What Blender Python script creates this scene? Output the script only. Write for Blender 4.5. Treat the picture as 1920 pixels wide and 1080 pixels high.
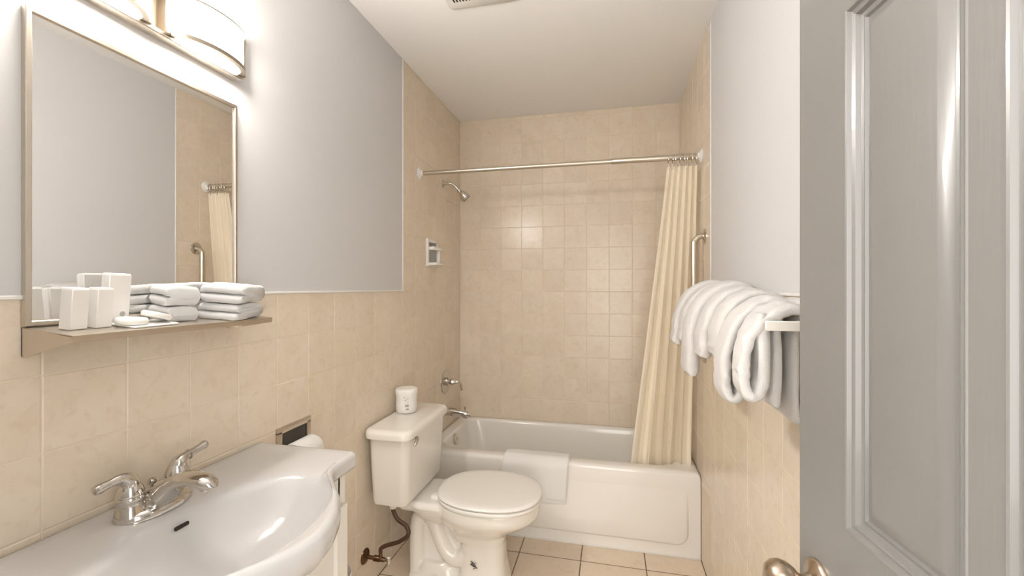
import bpy, bmesh, math, random
from mathutils import Vector, Matrix, noise as mnoise
random.seed(7)
for o in list(bpy.data.objects): bpy.data.objects.remove(o, do_unlink=True)
S = bpy.context.scene
COL = S.collection
PI = math.pi
H = 1.378            # camera height, metres
W = 1.527            # room width
D = 3.02             # back wall
CEIL = 2.592
CXX = 1.0822

# ------------------------------------------------------------------ camera
cam = bpy.data.cameras.new('camera'); camo = bpy.data.objects.new('camera', cam); COL.objects.link(camo)
camo.location = (CXX, 0, H); camo.rotation_euler = (PI/2, 0, .2248)
cam.sensor_width = 36; cam.lens = 810.035/1920*36; cam.shift_y = -2.6/1920; cam.clip_start = .02
S.camera = camo
# ------------------------------------------------------------------ world (the lit room beyond the open doorway) and exposure
wd = bpy.data.worlds.new('world'); S.world = wd; wd.use_nodes = True
bg = wd.node_tree.nodes['Background']; bg.inputs[0].default_value = (1.0, .97, .93, 1); bg.inputs[1].default_value = 3.2
S.view_settings.view_transform = 'Standard'; S.view_settings.look = 'None'
S.view_settings.gamma = 1; S.view_settings.use_curve_mapping = False
S.view_settings.exposure = 0.85
SHADE_POWER = 72.0   # glow of the glass shades of the vanity light

# ------------------------------------------------------------------ materials
def mat(name, col, rough=.5, metal=0, spec=.5, coat=0, bump=None, var=None, trans=None, emis=None):
    m = bpy.data.materials.new(name); m.use_nodes = True
    nt = m.node_tree; b = nt.nodes['Principled BSDF']
    b.inputs['Base Color'].default_value = (*col, 1); b.inputs['Roughness'].default_value = rough
    b.inputs['Metallic'].default_value = metal; b.inputs['Specular IOR Level'].default_value = spec
    if coat: b.inputs['Coat Weight'].default_value = coat; b.inputs['Coat Roughness'].default_value = .06
    L = nt.links
    if bump or var: geo = nt.nodes.new('ShaderNodeNewGeometry')
    if var:                      # (scale, amount, second colour)
        n = nt.nodes.new('ShaderNodeTexNoise'); n.inputs['Scale'].default_value = var[0]; n.inputs['Detail'].default_value = 5
        L.new(geo.outputs['Position'], n.inputs['Vector'])
        r = nt.nodes.new('ShaderNodeMapRange'); r.inputs[1].default_value = .35; r.inputs[2].default_value = .65
        r.inputs[4].default_value = var[1]; L.new(n.outputs['Fac'], r.inputs[0])
        mx = nt.nodes.new('ShaderNodeMix'); mx.data_type = 'RGBA'
        mx.inputs[6].default_value = (*col, 1); mx.inputs[7].default_value = (*var[2], 1)
        L.new(r.outputs[0], mx.inputs[0]); L.new(mx.outputs[2], b.inputs['Base Color'])
    if bump:                     # (scale xyz, strength, distance)
        mp = nt.nodes.new('ShaderNodeMapping'); sc = bump[0]
        mp.inputs['Scale'].default_value = sc if isinstance(sc, tuple) else (sc, sc, sc)
        L.new(geo.outputs['Position'], mp.inputs['Vector'])
        n2 = nt.nodes.new('ShaderNodeTexNoise'); n2.inputs['Scale'].default_value = 1; n2.inputs['Detail'].default_value = 4
        L.new(mp.outputs[0], n2.inputs['Vector'])
        bp = nt.nodes.new('ShaderNodeBump'); bp.inputs['Strength'].default_value = bump[1]; bp.inputs['Distance'].default_value = bump[2]
        L.new(n2.outputs['Fac'], bp.inputs['Height']); L.new(bp.outputs[0], b.inputs['Normal'])
    if trans:
        out = nt.nodes['Material Output']; t = nt.nodes.new('ShaderNodeBsdfTranslucent'); t.inputs[0].default_value = (*col, 1)
        ms = nt.nodes.new('ShaderNodeMixShader'); ms.inputs[0].default_value = trans
        L.new(b.outputs[0], ms.inputs[1]); L.new(t.outputs[0], ms.inputs[2]); L.new(ms.outputs[0], out.inputs[0])
    if emis:
        b.inputs['Emission Color'].default_value = (*emis[0], 1); b.inputs['Emission Strength'].default_value = emis[1]
    return m

def tile_mat(name, c1, c2, c3, rough, scale):
    m = bpy.data.materials.new(name); m.use_nodes = True
    nt = m.node_tree; b = nt.nodes['Principled BSDF']; L = nt.links
    geo = nt.nodes.new('ShaderNodeNewGeometry'); oi = nt.nodes.new('ShaderNodeObjectInfo')
    mul = nt.nodes.new('ShaderNodeMath'); mul.operation = 'MULTIPLY'; mul.inputs[1].default_value = 37
    L.new(oi.outputs['Random'], mul.inputs[0])
    def nz(s, det, dist):
        n = nt.nodes.new('ShaderNodeTexNoise'); n.noise_dimensions = '4D'
        n.inputs['Scale'].default_value = s; n.inputs['Detail'].default_value = det; n.inputs['Distortion'].default_value = dist
        L.new(geo.outputs['Position'], n.inputs['Vector']); L.new(mul.outputs[0], n.inputs['W']); return n
    n1 = nz(scale, 5, .8); n2 = nz(scale*3.3, 7, 1.2)
    r1 = nt.nodes.new('ShaderNodeMapRange'); r1.inputs[1].default_value = .36; r1.inputs[2].default_value = .66; L.new(n1.outputs['Fac'], r1.inputs[0])
    m1 = nt.nodes.new('ShaderNodeMix'); m1.data_type = 'RGBA'; m1.inputs[6].default_value = (*c1, 1); m1.inputs[7].default_value = (*c2, 1)
    L.new(r1.outputs[0], m1.inputs[0])
    r2 = nt.nodes.new('ShaderNodeMapRange'); r2.inputs[1].default_value = .52; r2.inputs[2].default_value = .72; r2.inputs[4].default_value = .6
    L.new(n2.outputs['Fac'], r2.inputs[0])
    m2 = nt.nodes.new('ShaderNodeMix'); m2.data_type = 'RGBA'; m2.inputs[7].default_value = (*c3, 1)
    L.new(m1.outputs[2], m2.inputs[6]); L.new(r2.outputs[0], m2.inputs[0])
    hs = nt.nodes.new('ShaderNodeHueSaturation'); vr = nt.nodes.new('ShaderNodeMapRange')
    vr.inputs[3].default_value = .975; vr.inputs[4].default_value = 1.025; L.new(oi.outputs['Random'], vr.inputs[0])
    L.new(vr.outputs[0], hs.inputs['Value']); L.new(m2.outputs[2], hs.inputs['Color']); L.new(hs.outputs[0], b.inputs['Base Color'])
    b.inputs['Roughness'].default_value = rough
    bp = nt.nodes.new('ShaderNodeBump'); bp.inputs['Strength'].default_value = .12; bp.inputs['Distance'].default_value = .004
    L.new(n1.outputs['Fac'], bp.inputs['Height']); L.new(bp.outputs[0], b.inputs['Normal'])
    return m

M = dict(
 tile=tile_mat('wall_tile', (.745,.64,.505), (.775,.685,.56), (.67,.557,.425), .24, 9),
 floor_tile=tile_mat('floor_tile', (.75,.615,.475), (.80,.68,.54), (.66,.53,.39), .35, 7),
 grout=mat('grout', (.78,.68,.55), .9, bump=(300, .3, .001)),
 floor_grout=mat('floor_grout', (.20,.145,.095), .9, bump=(300, .3, .001)),
 carpet=mat('added_carpet', (.075,.06,.05), .95, bump=(300, .5, .003)),  # for the added floor out of view, dark to deepen chrome reflections
 paint=mat('wall_paint', (.62,.617,.615), .55, bump=(160, .12, .001)),
 ceiling=mat('ceiling_paint', (.90,.885,.865), .8, bump=(120, .15, .001)),
 caulk=mat('white_trim', (.80,.78,.75), .4),
 ceramic=mat('white_ceramic', (.59,.577,.563), .14, coat=.3),
 toilet=mat('ivory_ceramic', (.83,.795,.73), .14, coat=.5),
 seat=mat('seat_plastic', (.86,.835,.79), .25),
 tub=mat('tub_enamel', (.83,.80,.75), .16, coat=.4),
 cabinet=mat('white_cabinet', (.80,.775,.72), .35),
 chrome=mat('chrome', (.63,.60,.56), .06, 1),
 nickel=mat('brushed_nickel', (.66,.60,.52), .30, 1, bump=((900, 40, 900), .15, .0005)),
 ring=mat('dull_nickel', (.40,.35,.29), .38, 1),
 steel=mat('satin_steel', (.62,.56,.48), .33, 1),
 mirror=mat('mirror_silver', (.90,.90,.89), .0, 1),
 dark=mat('dark_gap', (.03,.02,.015), .8),
 bronze=mat('dark_bronze', (.16,.095,.055), .28, 1),
 hose=mat('brown_hose', (.085,.045,.028), .35, .4),
 knob=mat('antique_nickel', (.56,.46,.36), .26, 1),
 door=mat('grey_door_paint', (.20,.193,.182), .34, coat=.3, bump=((190, 190, 14), .12, .002)),
 towel=mat('white_terry', (.65,.632,.61), .95, spec=.1, bump=(520, .55, .003)),
 mat_terry=mat('bath_mat_terry', (.82,.805,.78), .95, spec=.1, bump=(420, .6, .003)),
 cloth=mat('white_cotton', (.68,.676,.67), .95, spec=.1, bump=(600, .4, .002)),
 curtain=mat('cream_curtain', (.95,.865,.72), .7, spec=.2, trans=.2, bump=((60, 60, 25), .15, .002)),
 paper=mat('white_paper', (.85,.84,.81), .8, spec=.2),
 wrap=mat('wrapping_paper', (.84,.82,.78), .45, bump=(90, .35, .004)),
 carton=mat('white_carton', (.82,.80,.77), .5),
 soap=mat('white_soap', (.84,.83,.79), .35),
 ink=mat('grey_ink', (.42,.40,.37), .7),
 blackink=mat('black_mark', (.14,.125,.11), .7),
 plastic=mat('white_plastic', (.80,.76,.69), .4),
 recess=mat('dull_metal', (.42,.38,.32), .45, .5),
 vent=mat('vent_plastic', (.76,.73,.68), .5),
 shade=mat('lit_glass_shade', (.9,.88,.84), .3, emis=((1.0, .95, .90), SHADE_POWER)),
 clear=mat('clear_plastic', (.80,.78,.75), .1, coat=.5),
)

# ------------------------------------------------------------------ object helpers
ORG = {}
def link(o, parent=None):
    COL.objects.link(o)
    if parent: o.parent = parent
def fin(me, smooth, ang=40):
    if smooth:
        me.polygons.foreach_set('use_smooth', [True]*len(me.polygons))
        me.set_sharp_from_angle(angle=math.radians(ang))
def obj(name, bm, m, parent=None, org=None, smooth=True, ang=40):
    """bm holds world coordinates; one mesh object is linked."""
    bmesh.ops.recalc_face_normals(bm, faces=bm.faces[:])
    if parent: po = ORG[parent.name]
    if org is None:
        if parent:
            c = Vector((0, 0, 0))
            for v in bm.verts: c += v.co
            org = c/len(bm.verts)
        else:
            xs = [v.co.x for v in bm.verts]; ys = [v.co.y for v in bm.verts]; zs = [v.co.z for v in bm.verts]
            org = Vector(((min(xs)+max(xs))/2, (min(ys)+max(ys))/2, min(zs)))
    org = Vector(org)
    for v in bm.verts: v.co -= org
    me = bpy.data.meshes.new(name); bm.to_mesh(me); bm.free(); fin(me, smooth, ang)
    me.materials.append(m if not isinstance(m, str) else M[m])
    o = bpy.data.objects.new(name, me); ORG[o.name] = org
    link(o, parent); o.location = org - po if parent else org
    return o
def tag(o, label, cat=None, group=None):
    o['label'] = label
    if cat: o['category'] = cat
    if group: o['group'] = group
    return o
def thing(name, loc, label, cat, group=None):
    o = bpy.data.objects.new(name, None); o.empty_display_size = .05; link(o); o.location = loc
    ORG[o.name] = Vector(loc); return tag(o, label, cat, group)
def struct(o, label=None):
    o['kind'] = 'structure'
    if label: o['label'] = label
    return o
# ------------------------------------------------------------------ bmesh helpers
def bm_new(): return bmesh.new()
def box(bm, x0, x1, y0, y1, z0, z1, bev=0, seg=2, mtx=None):
    t = bmesh.new(); bmesh.ops.create_cube(t, size=1)
    for v in t.verts: v.co = Vector(((x0+x1)/2+v.co.x*(x1-x0), (y0+y1)/2+v.co.y*(y1-y0), (z0+z1)/2+v.co.z*(z1-z0)))
    if bev: bmesh.ops.bevel(t, geom=t.edges[:], offset=bev, segments=seg, profile=.5, affect='EDGES')
    if mtx: bmesh.ops.transform(t, matrix=mtx, verts=t.verts[:])
    join(bm, t); return bm
def join(bm, t):
    me = bpy.data.meshes.new('tmp'); t.to_mesh(me); t.free(); bm.from_mesh(me); bpy.data.meshes.remove(me)
def loft(bm, rings, cap0=True, cap1=True, closed=True):
    vs = [[bm.verts.new(p) for p in r] for r in rings]
    n = len(rings[0])
    for a, b in zip(vs[:-1], vs[1:]):
        for i in range(n if closed else n-1):
            j = (i+1) % n
            bm.faces.new((a[i], a[j], b[j], b[i]))
    if cap0: bm.faces.new(vs[0][::-1])
    if cap1: bm.faces.new(vs[-1])
    return bm
def frame_for(axis):
    a = Vector(axis).normalized(); u = a.orthogonal().normalized(); return a, u, a.cross(u)
def lathe(bm, prof, base, axis=(0, 0, 1), seg=32, cap0=True, cap1=True, sx=1, sy=1, up=None):
    a = Vector(axis).normalized()
    if up: u = Vector(up); u = (u-a*u.dot(a)).normalized()
    else: u = a.orthogonal().normalized()
    w = a.cross(u); base = Vector(base)
    rings = [[base+a*h+u*(r*sx*math.cos(2*PI*i/seg))+w*(r*sy*math.sin(2*PI*i/seg)) for i in range(seg)] for r, h in prof]
    return loft(bm, rings, cap0, cap1)
def smooth_path(pts, sub=8):
    P = [Vector(p) for p in pts]; out = []
    for i in range(len(P)-1):
        p0 = P[max(i-1, 0)]; p1 = P[i]; p2 = P[i+1]; p3 = P[min(i+2, len(P)-1)]
        for k in range(sub):
            t = k/sub
            out.append(.5*((2*p1)+(p2-p0)*t+(2*p0-5*p1+4*p2-p3)*t*t+(3*p1-p0-3*p2+p3)*t**3))
    out.append(P[-1]); return out
def tube(bm, pts, rad, seg=16, sub=8, cap=True, smooth=True, flat=1.0, upv=None):
    P = smooth_path(pts, sub) if smooth else [Vector(p) for p in pts]
    n = len(P)
    if isinstance(rad, (int, float)): R = [rad]*n
    else:
        R = []
        for i in range(n):
            f = i/(n-1)*(len(rad)-1); k = min(int(f), len(rad)-2); t = f-k; t = t*t*(3-2*t) if False else t
            R.append(rad[k]*(1-t)+rad[k+1]*t)
    T = [(P[min(i+1, n-1)]-P[max(i-1, 0)]).normalized() for i in range(n)]
    u = Vector(upv) if upv else T[0].orthogonal()
    rings = []
    for i in range(n):
        u = (u-T[i]*u.dot(T[i])).normalized(); w = T[i].cross(u)
        rings.append([P[i]+u*(R[i]*flat*math.cos(2*PI*k/seg))+w*(R[i]*math.sin(2*PI*k/seg)) for k in range(seg)])
    return loft(bm, rings, cap, cap)
def rrect(x0, x1, y0, y1, r, z, k=6):
    pts = []
    for cx, cy, a0 in ((x1-r, y1-r, 0), (x0+r, y1-r, PI/2), (x0+r, y0+r, PI), (x1-r, y0+r, 1.5*PI)):
        for i in range(k+1):
            a = a0+PI/2*i/k; pts.append(Vector((cx+r*math.cos(a), cy+r*math.sin(a), z)))
    return pts
def sellipse(cx, cy, a, b, z, n=2.0, seg=48):
    out = []
    for i in range(seg):
        t = 2*PI*i/seg; c, s = math.cos(t), math.sin(t)
        out.append(Vector((cx+a*math.copysign(abs(c)**(2/n), c), cy+b*math.copysign(abs(s)**(2/n), s), z)))
    return out
def remesh(bm, voxel, smooth_it=6, fac=.5):
    me = bpy.data.meshes.new('tmp'); bm.to_mesh(me); bm.free()
    o = bpy.data.objects.new('tmp', me); COL.objects.link(o)
    md = o.modifiers.new('r', 'REMESH'); md.mode = 'VOXEL'; md.voxel_size = voxel; md.use_smooth_shade = True
    ms = o.modifiers.new('s', 'SMOOTH'); ms.iterations = smooth_it; ms.factor = fac
    dg = bpy.context.evaluated_depsgraph_get(); dg.update()
    e = bpy.data.meshes.new_from_object(o.evaluated_get(dg))
    bpy.data.objects.remove(o, do_unlink=True); bpy.data.meshes.remove(me)
    r = bmesh.new(); r.from_mesh(e); bpy.data.meshes.remove(e); return r
def ribbon(bm, path, y0, y1, th, wav=.0, seed=0, nsec=14, taper=None, rot=0, sub=6):
    """thick soft strip: rounded section (width y0..y1, thickness th) swept along an XZ path of (x, z)."""
    P = smooth_path([(x, 0, z) for x, z in path], sub)
    n = len(P); yc = (y0+y1)/2; hw = (y1-y0)/2; rings = []
    for i in range(n):
        t = (P[min(i+1, n-1)]-P[max(i-1, 0)]).normalized(); nr = Vector((-t.z, 0, t.x))
        end = min(i, n-1-i); k = min(1, .55+.25*end)
        sh = wav*mnoise.noise(Vector((seed*3.1, i*.13, 0)))
        ring = []
        for j in range(nsec*2):
            a = 2*PI*j/(nsec*2); c, s = math.cos(a), math.sin(a)
            yy = math.copysign(abs(c)**.45, c)*hw; tt = math.copysign(abs(s)**.7, s)*th/2*k
            d = wav*.6*mnoise.noise(Vector((seed*7.7+c*1.5, i*.2, s*1.5)))
            ring.append(Vector((P[i].x, yc+yy+sh, P[i].z))+nr*(tt+d))
        rings.append(ring)
    return loft(bm, rings)

# ================================================================== THE ROOM
TS = .1524; GAP = .0022; GD = .0013
TILE_MESH = {}
def tile_mesh(w, h, key, m, th=.006, bev=.0016):
    k = (round(w, 4), round(h, 4), key)
    if k in TILE_MESH: return TILE_MESH[k]
    # local: face towards +z, then turned onto its wall
    def R(ww, hh, z): return [(-ww/2, -hh/2, z), (ww/2, -hh/2, z), (ww/2, hh/2, z), (-ww/2, hh/2, z)]
    v = R(w-2*bev, h-2*bev, 0)+R(w, h, -bev*.6)+R(w, h, -th)
    f = [(0, 1, 2, 3)]
    for a in (0, 4):
        for i in range(4): j = (i+1) % 4; f.append((a+j, a+i, a+4+i, a+4+j))
    rot = {'x+': Matrix(((0, 0, 1), (1, 0, 0), (0, 1, 0))), 'x-': Matrix(((0, 0, -1), (-1, 0, 0), (0, 1, 0))),
           'y-': Matrix(((1, 0, 0), (0, 0, -1), (0, 1, 0))), 'z+': Matrix.Identity(3)}[key]
    me = bpy.data.meshes.new('tile'); me.from_pydata([rot @ Vector(p) for p in v], [], f); me.update()
    me.materials.append(M[m]); TILE_MESH[k] = me; return me
def lay(parent, key, plane, us, vs, skip=(), m='tile', gap=GAP):
    for i in range(len(us)-1):
        for j in range(len(vs)-1):
            if (i, j) in skip: continue
            w = us[i+1]-us[i]-gap; h = vs[j+1]-vs[j]-gap
            if w < .008 or h < .008: continue
            o = bpy.data.objects.new('tile', tile_mesh(w, h, key, m)); cu = (us[i]+us[i+1])/2; cv = (vs[j]+vs[j+1])/2
            link(o, parent)
            jit = random.uniform(-.0003, .0003)
            o.location = {'x+': (plane+jit, cu, cv), 'x-': (plane+jit, cu, cv), 'y-': (cu, plane+jit, cv), 'z+': (cu, cv, plane+jit)}[key]
def grid(lo, hi, anchor, step=TS):
    k0 = math.floor((lo-anchor)/step)+1; out = [lo]; g = anchor+k0*step
    while g < hi-.004:
        if g > lo+.004: out.append(g)
        g += step
    out.append(hi); return out
FY = .13                                     # inner face of the wall the camera looks through
YT = 2.116                                   # where the tub tiling starts
ZW = H-.0216                                 # top of the tiled wainscot
RIM = .433
# ---- left wall
HOLES = [(1.2269, 1.3793, H-.6312, H-.4788), (2.424, 2.576, H+.1308, H+.2832)]   # paper holder, soap dish
def wall_cells(bm, x0, x1, ys, zs, holes):
    for a, b in zip(ys[:-1], ys[1:]):
        for c, d in zip(zs[:-1], zs[1:]):
            if any(a >= h[0]-1e-4 and b <= h[1]+1e-4 and c >= h[2]-1e-4 and d <= h[3]+1e-4 for h in holes): continue
            box(bm, x0, x1, a, b, c, d)
bm = bm_new()
wall_cells(bm, -.12, -GD, [FY-.12, HOLES[0][0], HOLES[0][1], YT, HOLES[1][0], HOLES[1][1], D+.1],
           [0, HOLES[0][2], HOLES[0][3], ZW, HOLES[1][2], HOLES[1][3], CEIL], HOLES)
wl = struct(obj('wall_left', bm, 'grout', org=(0, 0, 0), smooth=False), 'left wall, beige tile below grey paint, all tile at the tub')
bm = bm_new(); box(bm, -.02, .0012, FY-.12, YT-.003, ZW+.004, CEIL); obj('painted_panel', bm, 'paint', wl, smooth=False)
us = grid(FY, YT, .6173); vs = grid(0, ZW, H-.174)
hi = [i for i in range(len(us)-1) if abs(us[i]-HOLES[0][0]) < .01][0]; hj = [j for j in range(len(vs)-1) if abs(vs[j]-HOLES[0][2]) < .01][0]
lay(wl, 'x+', 0, us, vs, skip={(hi, hj)})
us = grid(YT, D, YT+.0032); us = [u for k, u in enumerate(us) if k == 0 or u-us[k-1] > .01]; vs = grid(RIM-.03, CEIL, H-.0216)
us = [YT]+[YT+.308-TS+.0]+[2.424, 2.576, 2.7284, 2.8808, D]; us = [YT, 2.2716, 2.424, 2.576, 2.7284, 2.8808, D]
hj = [j for j in range(len(vs)-1) if abs(vs[j]-HOLES[1][2]) < .01][0]
lay(wl, 'x+', 0, us, vs, skip={(2, hj)})
# ---- back wall
bm = bm_new(); box(bm, -.12, W+.12, D+GD, D+.12, 0, CEIL)
wb = struct(obj('wall_back', bm, 'grout', org=(0, 0, 0), smooth=False), 'beige tiled back wall behind the bathtub')
lay(wb, 'y-', D, grid(0, W, .1574), grid(RIM-.03, CEIL, H+.4224))
# ---- right wall
bm = bm_new(); box(bm, W+GD, W+.12, FY-.12, D+.1, 0, CEIL)
wr = struct(obj('wall_right', bm, 'grout', org=(0, 0, 0), smooth=False), 'right wall, beige tile below pale paint, all tile at the tub')
bm = bm_new(); box(bm, W-.0012, W+.02, FY-.12, YT-.003, ZW+.004, CEIL); obj('painted_panel', bm, 'paint', wr, smooth=False)
lay(wr, 'x-', W, grid(.58, YT, .6173+.05), grid(0, ZW, H-.1755))
lay(wr, 'x-', W, [YT, 2.2716, 2.424, 2.576, 2.7284, 2.8808, D], grid(RIM-.03, CEIL, H-.0216))
# ---- wall around the doorway the photograph was taken through
bm = bm_new(); box(bm, -.12, .79, FY-.12, FY, 0, CEIL); box(bm, 1.445, W+.12, FY-.12, FY, 0, CEIL); box(bm, .79, 1.445, FY-.12, FY, 2.06, CEIL)
struct(obj('wall_front', bm, 'paint', org=(0, 0, 0), smooth=False), 'painted wall around the open doorway')
bm = bm_new(); box(bm, -.12, W+.12, FY-.12, D+.12, CEIL, CEIL+.1)
struct(obj('ceiling', bm, 'ceiling', org=(0, 0, CEIL), smooth=False), 'plain warm white ceiling')
bm = bm_new(); box(bm, -.12, W+.12, FY-.12, D+.12, -.1, -.0015)
fl = struct(obj('floor', bm, 'floor_grout', org=(0, 0, 0), smooth=False), 'beige tiled floor with dark joints')
bm = bm_new(); box(bm, -1.6, 3.2, -3.2, FY-.12, -.1, -.002); struct(obj('floor_hallway_added', bm, 'carpet', smooth=False), 'added dark carpet, out of view beyond the doorway')  # unseen floor, added to block light from below and darken reflections
lay(fl, 'z+', 0, grid(0, W, .935, .3157), grid(FY, 2.36, 2.195, .3157), m='floor_tile', gap=.0055)
# ---- white bead between paint and tile
for k, (x0, x1) in enumerate(((-.003, .0045), (W-.0045, W+.003))):
    bm = bm_new()
    box(bm, x0, x1, FY, YT+.003, ZW-.003, ZW+.005, .0015, 1)
    box(bm, x0, x1, YT-.005, YT+.003, ZW+.004, CEIL-.001, .0015, 1)
    struct(obj('trim_%d' % (k+1), bm, 'caulk'), 'white bead between paint and tile on the %s wall' % ('left', 'right')[k])

# ================================================================== BATHTUB
TY = 2.335
tub = thing('bathtub', (W/2, (TY+D)/2, 0), 'ivory enamelled alcove bathtub along the tiled back wall', 'bathtub')
bm = bm_new(); e = .0015
o0 = (e, W-e, TY, D-e)
K = 10
def rr(i, r, z, k=K): return rrect(o0[0]+i, o0[1]-i, o0[2]+i, o0[3]-i, r, z, k)
rings = [rr(0, .004, 0), rr(0, .004, .35), rr(0, .006, RIM-.022)]
for a in (20, 45, 70, 90):
    a = math.radians(a); rings.append(rr(.022*(1-math.cos(a)), .006+.01*math.sin(a), RIM-.022+.022*math.sin(a)))
ix0, ix1, iy0, iy1 = .085, 1.405, TY+.075, D-.045
def inn(g, r, z, lx=0, rx=0, k=K): return rrect(ix0-g+lx, ix1+g-rx, iy0-g, iy1+g, r, z, k)
for g, r, z in ((.012, .11, RIM), (.006, .105, RIM-.0015), (0, .10, RIM-.007), (-.006, .095, RIM-.018), (-.009, .095, RIM-.04)):
    rings.append(inn(g, r, z))
for g, r, z, lx, rx in ((-.02, .10, .33, .01, .03), (-.035, .11, .20, .03, .10), (-.055, .12, .13, .05, .16), (-.09, .11, .10, .06, .2)):
    rings.append(inn(g, r, z, lx, rx))
loft(bm, rings, True, True)
obj('basin', bm, 'tub', tub, ang=60)
bm = bm_new()   # proud panel of the apron
def pan(i, d):      # stands proud at the foot and dies into the apron near the rim
    return [Vector((p.x, TY+.0015-d*max(0, min(1, (.36-p.y)/.22)), p.y)) for p in rrect(.06+i, 1.467-i, .060+i, .395-i*.3, .06, 0, 24)]
P0 = [[], []]
q_ = [pan(0, -.002), pan(.003, .006), pan(.008, .012), pan(.016, .0155)]
for r_ in q_:             # cut the long right and left edges into short steps so the fade is even
    n_ = []
    for i in range(len(r_)):
        a_, b_ = r_[i], r_[(i+1) % len(r_)]; n_.append(a_)
        if abs(a_.z-b_.z) > .1: n_ += [a_.lerp(b_, k/10) for k in range(1, 10)]
    for p in n_:
        d_ = {0: -.002, 1: .006, 2: .012, 3: .0155}[q_.index(r_)]; p.y = TY+.0015-d_*max(0, min(1, (.36-p.z)/.22))
    P0.append(n_)
loft(bm, P0[2:], True, False)
# face of the panel, as horizontal strips
top = P0[-1]; zs_ = sorted({round(p.z, 4) for p in top}); x_at = lambda z, f: f(p.x for p in top if abs(p.z-z) < .0002)
prev = None
for z in zs_:
    a_, b_ = x_at(z, min), x_at(z, max); y = TY+.0015-.0155*max(0, min(1, (.36-z)/.22))
    cur_ = (bm.verts.new((a_, y, z)), bm.verts.new((b_, y, z)))
    if prev and b_-a_ > .01: bm.faces.new((prev[0], prev[1], cur_[1], cur_[0]))
    prev = cur_
bmesh.ops.remove_doubles(bm, verts=bm.verts[:], dist=.0004)
obj('apron_panel', bm, 'tub', tub, ang=70)
bm = bm_new(); lathe(bm, [(0.0365, 0), (.0365, .004), (.033, .008), (.012, .0095), (.009, .006), (.0, .006)], (.1005, 2.655, .388), (.98, 0, .19), 28, True, False)
obj('overflow_plate', bm, 'nickel', tub)
bm = bm_new(); box(bm, 0, W, TY-.006, TY+.002, 0, .006, .002, 1)
struct(obj('trim_3', bm, 'caulk'), 'thin white caulk bead where the tub meets the floor')

# ================================================================== BATH MAT over the tub rim
bm = bm_new()
for q, (lo, off) in enumerate(((.214, .012), (.192, .004))):
    x0, x1 = (.503, .866) if q else (.503, .862)
    pth = [(TY+.089, .30), (TY+.086, .40), (TY+.078, RIM+off-.002), (TY+.045, RIM+off+.001), (TY+.014, RIM+off-.002), (TY-off-.003, RIM-.022), (TY-off-.006, .36), (TY-off-.009, .28), (TY-off-.009, lo+.02)]
    P = smooth_path([(0, y, z) for y, z in pth], 6); n = len(P); hw = (x1-x0)/2; xc = (x0+x1)/2; rg = []
    for i in range(n):
        t = (P[min(i+1, n-1)]-P[max(i-1, 0)]).normalized(); nr = Vector((0, -t.z, t.y)); ring = []
        for j in range(32):
            a = 2*PI*j/32; c, s = math.cos(a), math.sin(a)
            xx = math.copysign(abs(c)**.5, c); yy = math.copysign(abs(s)**.6, s)
            d = .0016*mnoise.noise(Vector((xx*4+q*9, i*.25, 0)))
            skew = -.018*(max(0, i-n*.45)/(n*.55))
            ring.append(Vector((xc+xx*hw+skew, P[i].y, P[i].z))+nr*(yy*.0042+d))
        rg.append(ring)
    loft(bm, rg)
tag(obj('bath_mat', bm, 'mat_terry', ang=60), 'white terry bath mat folded over the front rim of the bathtub', 'bath mat')

# ================================================================== SHOWER FITTINGS
RODY, RODZ = 2.322, H+.655
rod = thing('shower_rod', (W/2, RODY, RODZ), 'chrome telescopic shower curtain rod spanning the tub alcove', 'curtain rod')
bm = bm_new(); tube(bm, [(.012, RODY, RODZ), (1.13, RODY, RODZ)], .0122, 20, 1, smooth=False); obj('inner_tube', bm, 'steel', rod)
bm = bm_new(); lathe(bm, [(.0122, 0), (.0150, .004), (.0150, .425), (.0135, .43)], (1.085, RODY, RODZ), (1, 0, 0), 20); obj('outer_tube', bm, 'steel', rod)
for x, s in ((.0005, 1), (W-.0005, -1)):
    bm = bm_new(); lathe(bm, [(.037, 0), (.037, .003), (.030, .008), (.018, .014), (.0175, .022), (.0122, .023)], (x, RODY, RODZ), (s, 0, 0), 24)
    obj('flange', bm, 'clear', rod)
# curtain
cur = thing('shower_curtain', (1.42, 2.4, .34), 'cream pleated shower curtain bunched at the right end of the rod', 'curtain')
bm = bm_new(); NS, NZ = 150, 50; ztop, zbot = RODZ-.045, .335; vv = []
folds = [0, .16, .30, .45, .57, .70, .83, 1.0]
def cpt(s, t):
    e = t**1.05
    xl = 1.362+(1.172-1.362)*e; xr = 1.505-.012*e
    sp = s+.02*math.sin(2*PI*(s*2.1+.2))*t
    ph = 2*PI*(5.6*s**(1+.25*t)+.12*math.sin(6*s))
    amp = (.0105+.014*t)*(1-.35*math.sin(7*s+1)*t)
    x = xl+(xr-xl)*sp + .35*amp*math.sin(ph*1.0+.6)*(.5+.5*t)
    y = 2.325+.125*min(1, t*1.15)**1.2 - amp*(abs(math.sin(ph/2))**1.25*2-1) + .008*math.sin(3*ph*.5+2*t)*t
    return Vector((x, y, ztop+(zbot-ztop)*t))
vv = [[bm.verts.new(cpt(i/NS, j/NZ)) for i in range(NS+1)] for j in range(NZ+1)]
for j in range(NZ):
    for i in range(NS): bm.faces.new((vv[j][i], vv[j][i+1], vv[j+1][i+1], vv[j+1][i]))
obj('pleated_cloth', bm, 'curtain', cur, ang=80)
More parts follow.
